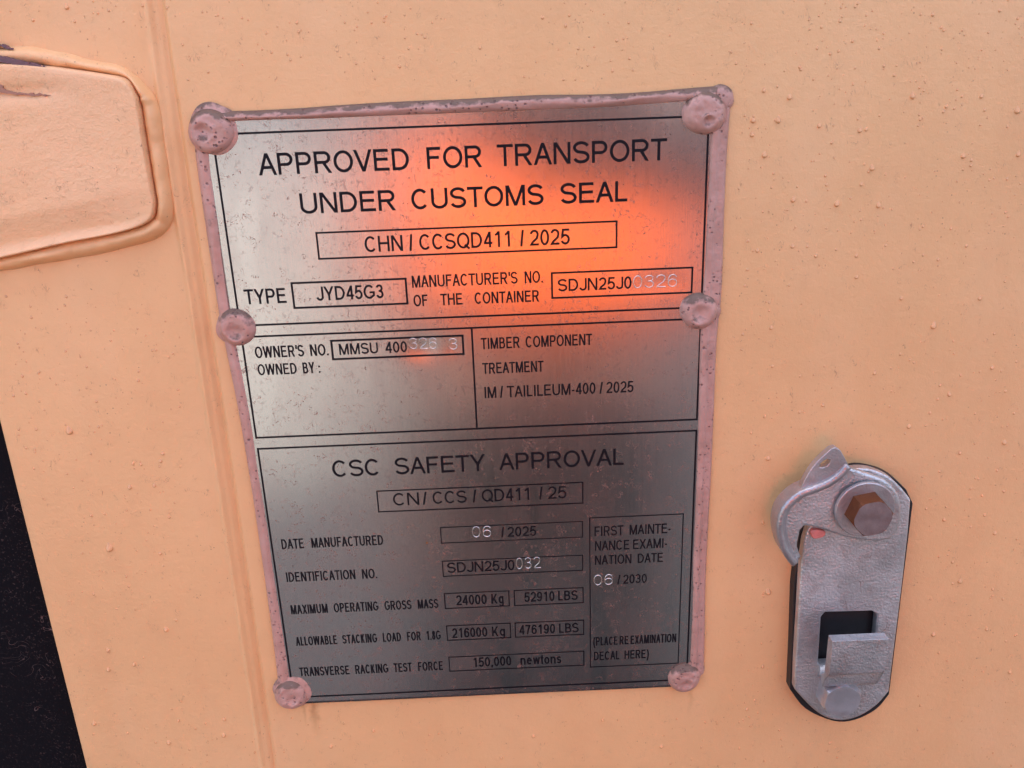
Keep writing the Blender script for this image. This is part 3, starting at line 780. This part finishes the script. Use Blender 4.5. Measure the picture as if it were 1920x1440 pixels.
bead([(400, 232), (440, 228), (520, 225), (600, 223), (700, 219), (780, 216), (860, 213), (950, 210), (1030, 206), (1110, 203), (1200, 197), (1283, 191), (1330, 190)],
     [(400, 210), (440, 208), (480, 207), (560, 203), (640, 197), (740, 191), (860, 186), (950, 181), (1020, 178), (1120, 177), (1200, 173), (1283, 166), (1345, 161)], 0.0027, seed=3)

# --- rivets
def rivet(px, py, rpx, hgt, seed, dent):
    cx, cz = P(px, py, 0.003); r = abs(P(px + rpx, py, 0.003)[0] - cx)
    rnd = random.Random(seed); vs, fs = [], []; NR, NT = 22, 56
    dx, dz, dr, dd = dent
    for i in range(NR + 1):
        t = i / NR
        for j in range(NT):
            a = 2 * math.pi * j / NT
            rr = r * t * (1 + 0.030 * math.sin(a * 2 + seed) + 0.02 * math.sin(a * 3 + seed * 2))
            x, z = cx + rr * math.cos(a), cz + rr * math.sin(a)
            prof = ((1 - t ** 4.6) ** 0.62) * (0.93 + 0.10 * math.exp(-((t - 0.70) / 0.16) ** 2) * (0.6 + 0.4 * math.sin(a * 1.0 + seed))) if t < 1 else 0
            d = 0.0012 + hgt * prof
            q = math.hypot((x - cx) / r - dx, (z - cz) / r - dz)
            ang = math.atan2((z - cz) / r - dz, (x - cx) / r - dx)
            d -= hgt * dd * math.exp(-(q / dr) ** 2) * prof
            d += hgt * dd * 0.35 * math.exp(-((q - dr * 1.25) / (dr * .35)) ** 2) * prof * (0.5 + 0.5 * math.cos(ang - seed))
            d += (0.00060 * nz(x, seed, z, 170) + 0.00022 * nz(x, seed, z, 520)) * min(1, prof * 1.5)
            vs.append((x, -d, z))
    for i in range(NR):
        for j in range(NT):
            a, b = i * NT + j, i * NT + (j + 1) % NT; fs.append((a, a + NT, b + NT, b))
    # skirt of sealant round the foot
    return mesh('rivet', vs, fs, M['pink'], plate)
def collar(px, py, rpx, seed, h=0.0019):
    cx, cz = P(px, py, 0.0015); r = abs(P(px + rpx, py, 0.0015)[0] - cx)
    vs, fs = [], []; NR, NT = 8, 56
    for i in range(NR + 1):
        t = i / NR
        for j in range(NT):
            a = 2 * math.pi * j / NT; rr = r * t * (1 + 0.10 * nz(math.cos(a) * 1.3, seed, math.sin(a) * 1.3, 1))
            vs.append((cx + rr * math.cos(a), -(0.0008 + h * (1 - t ** 3) ** .7), cz + rr * math.sin(a)))
    for i in range(NR):
        for j in range(NT):
            a, b = i * NT + j, i * NT + (j + 1) % NT; fs.append((a, a + NT, b + NT, b))
    mesh('sealant_blob', vs, fs, M['pink'], plate)
rivet(394, 247, 43, 0.0046, 1, (-.25, 0.0, .34, .40)); collar(402, 244, 50, 11)
rivet(1322, 212, 41, 0.0046, 2, (.12, -.35, .22, .40)); collar(1350, 186, 27, 12)
rivet(1311, 584, 36, 0.0040, 3, (.02, -.05, .42, .32)); collar(1326, 584, 27, 13)
rivet(443, 615, 36, 0.0044, 4, (-.02, -.1, .40, .36)); collar(438, 615, 35, 14)
rivet(544, 1305, 31.5, 0.0042, 5, (.15, -.15, .30, .25)); collar(550, 1296, 38, 15)
rivet(1284, 1273, 31, 0.0042, 6, (.1, -.25, .30, .30)); collar(1300, 1256, 22, 16)

# ------------------------------------------------------------------ latch
lt = empty('seal_latch', (0.275, 0, 0.03))
tag(lt, 'grey galvanised seal latch with lever and bolts, right of the plate', 'latch')
D0, D1 = 0.0065, 0.0115
out_px = [(1708, 937), (1703, 1000), (1694, 1080), (1684, 1160), (1674, 1240), (1667, 1297), (1645, 1322), (1615, 1342), (1585, 1351), (1555, 1348), (1525, 1330), (1490, 1293), (1492, 1240), (1497, 1150), (1503, 1050), (1508, 1014), (1515, 992), (1532, 970), (1570, 893), (1600, 880), (1635, 881), (1668, 895), (1692, 917)]
hole_px = [(1548, 1148), (1634, 1145.5), (1641, 1149), (1645, 1156), (1641, 1200), (1636, 1246), (1534, 1246), (1540, 1157)]
prism('latch_plate', PP(out_px[:5], D1) + catmull(PP(out_px[5:12], D1), 4) + PP(out_px[12:18], D1) + catmull(PP(out_px[18:], D1), 4), D0, D1, M['galv'], lt, holes=[PP(hole_px, D1)], bevel=0.0009)
pad_px = [(1708, 940), (1664, 1297), (1640, 1325), (1600, 1345), (1560, 1347), (1508, 1324), (1479, 1288), (1483, 1200), (1486, 1100), (1497, 1000), (1540, 905), (1596, 876), (1640, 879), (1672, 893), (1696, 915)]
prism('backing_pad', [PP(pad_px, 0.004)[0]] + catmull(PP(pad_px[1:7], 0.004), 4) + PP(pad_px[7:9], 0.004) + catmull(PP(pad_px[9:], 0.004), 4), -0.0005, 0.0060, M['black'], lt, bevel=0.0004)
# bent tab at the foot of the hole
hx0, hz0 = P(1536, 1246, D1); hx1 = P(1636, 1246, D1)[0]
TF = 0.0265
tx0, tz1 = P(1561, 1203, TF); tx1 = P(1666, 1205, TF)[0]; tzb = P(1560, 1275, TF)[1]
prof_o = [(D0 + .001, hz0 + 0.0004), (D1 + 0.002, hz0 - 0.0004), (TF - 0.0085, hz0 - 0.0052), (TF - 0.0058, hz0 - 0.0044), (TF - 0.0050, tz1 - 0.012), (TF - 0.0050, tz1)]
prof_i = [(D0 + .001, hz0 - 0.0048), (D1 + 0.0005, hz0 - 0.0060), (TF - 0.0065, tzb - 0.0012), (TF - 0.0015, tzb + 0.0012), (TF, tzb + 0.005), (TF, tz1)]
cross = catmull(prof_o, 5) + catmull(prof_i, 5)[::-1]
vs, fs = [], []; n = len(cross)
for s in (0, 1):
    for d, z in cross:
        u = min(1, max(0, (d - D1) / (TF - 0.006 - D1)))
        xl = hx0 + (tx0 - hx0) * u * 1.0; xr = hx1 + (tx1 - hx1) * u
        vs.append((xl if s == 0 else xr, -d, z))
for i in range(n): fs.append((i, (i + 1) % n, n + (i + 1) % n, n + i))
me = bpy.data.meshes.new('bent_tab')
half = n // 2
capl = []
for i in range(half - 1): capl.append((i, i + 1, n - 2 - i, n - 1 - i))
fs += capl + [tuple(k + n for k in q[::-1]) for q in capl]
tb = mesh('bent_tab', vs, fs, M['galv'], lt, smooth=False); mod_bevel(tb, 0.0008, 3, 50); smooth_angle(tb, 40)
def hexbolt(name, cpx, rpx, dbase, dtop, mat, rot, flange_px=None, flange_h=0.0):
    cx, cz = P(cpx[0], cpx[1], dtop); r = abs(P(cpx[0] + rpx, cpx[1], dtop)[0] - cx)
    bm = bmesh.new(); rings = []
    for d, k, ch in ((dbase, 1.0, 0), (dtop - 0.0012, 1.0, 0), (dtop, 0.86, 1)):
        ring_ = []
        for i in range(36):
            a = rot + 2 * math.pi * i / 36
            loc = ((a - rot) % (math.pi / 3)) - math.pi / 6
            hexr = r * math.cos(math.pi / 6) / math.cos(loc)
            rr = hexr if not ch else min(hexr * 0.97, r * 0.88)
            if not ch and d > dbase: rr = min(hexr, r * 0.985)
            ring_.append(bm.verts.new((cx + rr * math.cos(a), -d, cz + rr * math.sin(a))))
        rings.append(ring_)
    for A, B in zip(rings, rings[1:]):
        for i in range(36): bm.faces.new((A[i], A[(i + 1) % 36], B[(i + 1) % 36], B[i]))
    bm.faces.new(rings[-1])
    bmesh.ops.recalc_face_normals(bm, faces=bm.faces)
    me = bpy.data.meshes.new(name); bm.to_mesh(me); bm.free()
    o = link(name, me, mat, lt); smooth_angle(o, 22)
    return o, (cx, cz, r)
DL = 0.0185
b1, (bcx, bcz, brd) = hexbolt('pivot_bolt', (1637.5, 973), 40.5, DL - 0.001, DL + 0.0095, M['rust'], math.radians(10))
fr = [(bcx + 0.0132 * math.cos(a), bcz + 0.0132 * math.sin(a)) for a in [2 * math.pi * i / 40 for i in range(40)]]
wsh = prism('washer', fr, DL - 0.0008, DL + 0.0014, M['galv_worn'], b1, bevel=0.0005)
b2, _ = hexbolt('hex_bolt', (1580, 1316), 38, D1 - 0.001, D1 + 0.0098, M['galv_smooth'], math.radians(22))
lug = plain('red lit lug', (0.70, 0.22, 0.19), 0.45, 0.1, 500, 0.0004)  # red light falling on the lug, put into its base colour
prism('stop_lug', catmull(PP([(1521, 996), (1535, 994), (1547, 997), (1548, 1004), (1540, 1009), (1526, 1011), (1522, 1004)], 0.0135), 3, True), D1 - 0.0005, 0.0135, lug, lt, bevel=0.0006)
# lever
lv_px = [(1594, 878), (1612, 884), (1640, 893), (1660, 901), (1674, 912), (1684, 925), (1690, 945), (1690, 975), (1682, 1000), (1668, 1012), (1645, 1016), (1608, 1012), (1585, 1008), (1553, 997), (1530, 990), (1509, 986), (1501, 995), (1496, 1018), (1493, 1050), (1491, 1064),
         (1478, 1052), (1468, 1030), (1464, 1000), (1462, 975), (1468, 950), (1482, 932), (1500, 920), (1530, 910), (1555, 898), (1580, 880)]
lv = prism('lever', PP(lv_px, 0.0165), 0.0125, 0.0165, M['galv'], lt, bevel=0.0012)
ridge_px = [(1594, 877), (1582, 889), (1566, 901), (1545, 912), (1520, 921), (1500, 930), (1483, 943), (1470, 961), (1464, 984), (1465, 1006), (1472, 1030), (1484, 1050), (1494, 1062)]
rp = resample(catmull(PP(ridge_px, 0.0195), 8), 70)
vs, fs = [], []; pr = []
Lp, Rp = ribbon(rp, 0.0017)
sec = [(0.0, 0.0105, 0.0), (0.0, 0.0225, 0.0), (0.12, 0.0247, 0), (0.5, 0.0252, 0), (0.88, 0.0244, 0), (1.05, 0.0222, 0), (1.25, 0.0192, 0), (1.75, 0.0166, 0), (2.4, 0.0155, 0)]
Rq = [((L[0] + Rr[0]) / 2, (L[1] + Rr[1]) / 2) for L, Rr in zip(Lp, Rp)]
for i in range(len(rp)):
    e = min(1.0, min(i, len(rp) - 1 - i) / 12.0)
    ke = 0.62 + 0.38 * math.sin(e * math.pi / 2)
    for t, d, _ in sec:
        tt = t if t <= 1.05 else 1.05 + (t - 1.05) * (0.45 + 0.55 * e)
        x = Rp[i][0] + (Lp[i][0] - Rp[i][0]) * tt; z = Rp[i][1] + (Lp[i][1] - Rp[i][1]) * tt
        dd = 0.0155 + (d - 0.0155) * 0.44 * ke if d > 0.0155 else d
        vs.append((x, -(dd + 0.0003 * nz(x, 0, z, 160)), z))
ns = len(sec)
for i in range(len(rp) - 1):
    for j in range(ns - 1):
        a = i * ns + j; fs.append((a, a + 1, a + ns + 1, a + ns))
fs.append(tuple(range(ns))); fs.append(tuple((len(rp) - 1) * ns + j for j in range(ns - 1, -1, -1)))
mesh('raised_rim', vs, fs, M['galv_worn'], lv)
ear_px = [(1566, 839), (1571, 841), (1577, 846), (1585, 860), (1594, 878), (1580, 895), (1555, 909), (1525, 920), (1500, 927), (1503, 913), (1508, 902), (1512, 894), (1523, 877), (1534, 864), (1548, 851), (1558, 842)]
eye_px = [(1557, 862), (1556, 868), (1551, 874), (1543, 877), (1536, 877), (1538, 870), (1544, 864), (1551, 861)]
prism('lever_ear', PP(ear_px, 0.0172), 0.0135, 0.0172, M['galv_worn'], lv, holes=[PP(eye_px, 0.0172)], bevel=0.0008)

# ------------------------------------------------------------------ drops
def drop_mesh(seed):
    rnd = random.Random(seed); vs, fs = [], []; NR, NT = 7, 20
    tail = rnd.uniform(0.5, 1.1)
    for i in range(NR + 1):
        t = i / NR
        for j in range(NT):
            a = 2 * math.pi * j / NT
            x = math.cos(a) * t; z = math.sin(a) * t
            if z > 0: x *= 1 - 0.35 * z * tail; z *= 1 + 0.7 * tail
            low = (1 - z) / 2
            d = (1 - t ** 2.2) ** 0.6 * (0.35 + 0.85 * max(0, min(1, low)))
            vs.append((x, -d, z))
    for i in range(NR):
        for j in range(NT):
            a, b = i * NT + j, i * NT + (j + 1) % NT; fs.append((a, a + NT, b + NT, b))
    return vs, fs
kd = NB('wet drop'); kd.set(Base_Color=(ORANGE[0] * 0.86, ORANGE[1] * 0.78, ORANGE[2] * 0.76), Roughness=0.10); M['drop'] = kd.m
protos = []
for s in range(4):
    vs, fs = drop_mesh(s)
    me = bpy.data.meshes.new('water_drop'); me.from_pydata(vs, [], fs); me.update()
    bm = bmesh.new(); bm.from_mesh(me); bmesh.ops.recalc_face_normals(bm, faces=bm.faces); bm.to_mesh(me); bm.free()
    me.materials.append(M['drop'])
    for p in me.polygons: p.use_smooth = True
    protos.append(me)
def on_door(px, py):
    poly_ok = True
    if 340 < px < 1385 and 150 < py < 1345: poly_ok = False
    if px < 340 and 60 < py < 540: poly_ok = False
    if 1440 < px < 1720 and 825 < py < 1360: poly_ok = False
    if px < 175 and py > 740 and px < (py - 760) * 0.235 + 22: poly_ok = False
    return poly_ok
BIG = [(1432, 170, 5), (1480, 183, 6), (1711, 181, 6), (1840, 181, 5), (1907, 208, 7), (1412, 226, 5.5), (1459, 226, 6), (1536, 236, 5), (1612, 245, 5), (1624, 243, 4), (1410, 253, 5), (1433, 291, 6),
       (1635, 316, 6), (1806, 293, 5), (1909, 290, 5), (1615, 346, 4), (1487, 375, 6), (1569, 383, 6.5), (1647, 386, 5), (1725, 224, 3.5), (1774, 200, 3.5), (1540, 51, 3), (1624, 29, 2.5),
       (1486, 462, 5), (1530, 480, 4), (1606, 520, 4), (1750, 612, 6), (1690, 560, 4), (1837, 560, 4), (1420, 470, 4), (1446, 615, 4), (1640, 700, 4), (1780, 740, 5), (1860, 690, 4), (1543, 760, 4), (1704, 800, 5), (1800, 850, 4), (1883, 830, 5),
       (1770, 975, 4), (1865, 1000, 4), (1800, 1090, 5), (1750, 1190, 5), (1850, 1180, 4), (1694, 1187, 7), (1440, 1110, 7), (1468, 1124, 7), (1430, 980, 4), (1440, 860, 5), (1430, 1250, 4), (1400, 1330, 4), (1690, 1245, 5), (1893, 1260, 4),
       (302, 864, 4), (290, 910, 4), (244, 913, 5), (365, 896, 7), (388, 994, 7), (206, 1027, 8), (301, 1037, 4), (364, 1054, 4), (428, 1086, 5), (318, 969, 3.5), (312, 1180, 5), (370, 1233, 7), (203, 1218, 5), (204, 1255, 5), (252, 1245, 5), (380, 1340, 4), (317, 1392, 5), (177, 1356, 5), (420, 1378, 5), (335, 1350, 3.5), (360, 1440, 5), (421, 1348, 4), (458, 1338, 4), (205, 1222, 3), (81, 1062, 4), (89, 1082, 3), (131, 808, 8), (265, 870, 4), (306, 850, 4),
       (214, 105, 4), (63, 38, 4), (126, 14, 5), (232, 40, 2.5), (700, 1370, 4), (820, 1340, 4), (1000, 1380, 4), (1130, 1350, 4), (620, 1400, 4), (940, 1420, 4), (1240, 1400, 4), (560, 60, 3), (720, 40, 3), (900, 90, 3), (1060, 50, 3), (1180, 110, 3), (830, 160, 5), (560, 160, 4)]
rnd = random.Random(3)
DG = 'small drops clinging to the orange paint'
nd = 0
for px, py, r in BIG:
    if not on_door(px, py): continue
    x, z = P(px, py); rr = abs(P(px + r, py)[0] - x) * rnd.uniform(.85, 1.1)
    d = seam_h(x, z)
    o = bpy.data.objects.new('water_drop', protos[nd % 4]); COL.objects.link(o); nd += 1
    o.location = (x, -d + 0.00005, z); o.scale = (rr * 0.85, rr * 0.85, rr * 0.85); o.rotation_euler = (0, rnd.uniform(-.2, .2), 0)
    if px > 1340: tag(o, 'small wet drop clinging to the orange paint right of the plate', 'drop', DG)
    elif px < 540 and py > 500: tag(o, 'small wet drop on the orange paint between gasket and plate', 'drop', DG)
    else: tag(o, 'small wet drop on the orange paint above or below the plate', 'drop', DG)
# the countless fine ones
vs, fs = [], []
cnt = 0
dm = [drop_mesh(20 + s) for s in range(3)]
while cnt < 1150:
    px, py = rnd.uniform(0, 1920), rnd.uniform(0, 1440)
    if not on_door(px, py): continue
    if noise.noise(Vector((px * .006, py * .006, 4))) < rnd.uniform(-.5, .25): continue
    x, z = P(px, py); r = rnd.choice([.00022, .0003, .00035, .00045, .0006]) * rnd.uniform(.7, 1.15); d = seam_h(x, z)
    v0, f0 = dm[cnt % 3]; b = len(vs); ca, sa = math.cos(rnd.uniform(-.4, .4)), math.sin(rnd.uniform(-.4, .4))
    vs += [(x + (q[0] * ca - q[2] * sa) * r, -d + 0.00003 + q[1] * r * .8, z + (q[0] * sa + q[2] * ca) * r) for q in v0]
    fs += [tuple(k + b for k in f) for f in f0]; cnt += 1
me = bpy.data.meshes.new('fine_droplets'); me.from_pydata(vs, [], fs); me.update()
bm = bmesh.new(); bm.from_mesh(me); bmesh.ops.recalc_face_normals(bm, faces=bm.faces); bm.to_mesh(me); bm.free()
fd = link('fine_droplets', me, M['drop']); tag(fd, 'fine spray of tiny droplets all over the orange door sheet', 'droplets', kind='stuff')

# ------------------------------------------------------------------ the photographer, seen only as a reflection in the plate
M['skin'] = plain('skin', (0.42, 0.24, 0.17), 0.5); M['hivis'] = plain('orange jacket cloth', (0.98, 0.125, 0.003), 0.8, 0, 60, 0.002)
M['cloth'] = plain('dark trousers cloth', (0.012, 0.012, 0.017), 0.9, 0, 60, 0.002); M['dark'] = plain('dark plastic', (0.015, 0.015, 0.017), 0.35)
M['glove'] = plain('dark glove cloth', (0.03, 0.028, 0.03), 0.8)
def skin(name, pts, edges, radii, mat, parent, root=0, sub=2):
    me = bpy.data.meshes.new(name); me.from_pydata(pts, edges, []); me.update()
    o = link(name, me, mat, parent, False)
    md = o.modifiers.new('skin', 'SKIN'); md.use_smooth_shade = True
    for i, sv in enumerate(me.skin_vertices[0].data):
        r = radii[i]; sv.radius = r if hasattr(r, '__len__') else (r, r); sv.use_root = (i == root)
    s = o.modifiers.new('sub', 'SUBSURF'); s.levels = sub; s.render_levels = sub
    return o
BX, BY = 0.172, -0.80
per = empty('person', (BX, BY, GZ)); tag(per, 'person in an orange vest and dark clothes holding a phone, mirrored in the plate', 'person')
z = lambda h_: GZ + h_
pts = [(BX, BY, z(.96)), (BX, BY, z(1.15)), (BX, BY + .01, z(1.33)), (BX, BY, z(1.44)), (BX, BY + .02, z(1.53)), (BX, BY + .05, z(1.62)), (BX, BY + .06, z(1.72))]
ed = [(i, i + 1) for i in range(6)]; rad = [(.15, .11), (.14, .10), (.16, .11), (.10, .07), .055, .085, .07]
ARM = {1: [(BX + .19, BY, z(1.40)), (BX + .26, BY + .18, z(1.31)), (BX + .04, BY + .36, z(1.335)), (BX - .02, BY + .395, z(1.347))],
       -1: [(BX - .19, BY, z(1.40)), (BX - .22, BY - .03, z(1.12)), (BX - .21, BY + .03, z(.86)), (BX - .205, BY + .05, z(.78))]}
for s in (-1, 1):
    b = len(pts)
    pts += ARM[s]
    ed += [(3, b), (b, b + 1), (b + 1, b + 2), (b + 2, b + 3)]; rad += [.055, .043, .03, .036]
    hx, hy, hz = ARM[s][3]
    for fi in range(4):
        c = len(pts)
        if s > 0:
            zz = hz - .03 + .02 * fi
            pts += [(hx - .012, hy + .026, zz), (hx - .030, hy + .034, zz + .004)]
        else:
            yy = hy - .03 + .02 * fi
            pts += [(hx + .005, yy, hz - .045), (hx + .015, yy, hz - .075)]
        ed += [(b + 3, c), (c, c + 1)]; rad += [.009, .008]
    c = len(pts); pts += [(hx - .03, hy - .02, hz - .005), (hx - .05, hy - .01, hz)] if s > 0 else [(hx + .02, hy + .03, hz - .01), (hx + .025, hy + .04, hz - .035)]
    ed += [(b + 3, c), (c, c + 1)]; rad += [.011, .009]
    b = len(pts)
    pts += [(BX + s * .10, BY, z(.88)), (BX + s * .11, BY + .02, z(.50)), (BX + s * .12, BY - .02, z(.09)), (BX + s * .13, BY + .13, z(.04))]
    ed += [(0, b), (b, b + 1), (b + 1, b + 2), (b + 2, b + 3)]; rad += [.085, .06, .042, .035]
body = skin('body', pts, ed, rad, M['skin'], per)
jp = [(BX, BY, z(1.07)), (BX, BY, z(1.16)), (BX, BY + .01, z(1.28)), (BX, BY, z(1.40)), (BX, BY + .01, z(1.48))]; je = [(i, i + 1) for i in range(4)]; jr = [(.215, .14), (.215, .145), (.215, .14), (.15, .10), .07]
skin('vest', jp, je, jr, M['hivis'], per)
for s in (-1, 1):
    a_ = ARM[s]
    skin('sleeve', [(BX + s * .13, BY, z(1.42))] + a_[:3], [(0, 1), (1, 2), (2, 3)], [.075, .070, .050, .036], M['glove'], per)
tp = [(BX, BY, z(.97)), (BX, BY, z(1.06))]; te = [(0, 1)]; trr = [(.19, .13), (.20, .135)]
for s in (-1, 1):
    b = len(tp); tp += [(BX + s * .10, BY, z(.86)), (BX + s * .11, BY + .02, z(.50)), (BX + s * .12, BY - .01, z(.10))]; te += [(0, b), (b, b + 1), (b + 1, b + 2)]; trr += [.105, .082, .07]
skin('trousers', tp, te, trr, M['cloth'], per)
hp = [(BX, BY + .04, z(1.70)), (BX, BY + .02, z(1.76))]; skin('hair', hp, [(0, 1)], [.092, .06], M['dark'], per)
# phone: stands just behind the lens
fw = Vector(R_CAM.T @ np.array([0, 0, 1])); rt = Vector(R_CAM.T @ np.array([1, 0, 0])); up = Vector(R_CAM.T @ np.array([0, -1, 0]))
cc = Vector(C_CAM) - fw * 0.007 + rt * 0.048 - up * 0.022
vs = [tuple(cc + rt * a + up * b + fw * c) for a in (-.075, .075) for b in (-.037, .037) for c in (-.004, .004)]
ph = mesh('phone', vs, [(0, 1, 3, 2), (4, 6, 7, 5), (0, 4, 5, 1), (2, 3, 7, 6), (0, 2, 6, 4), (1, 5, 7, 3)], M['dark'], None, False); mod_bevel(ph, .003)
tag(ph, 'dark phone held by the person facing the plate', 'phone')
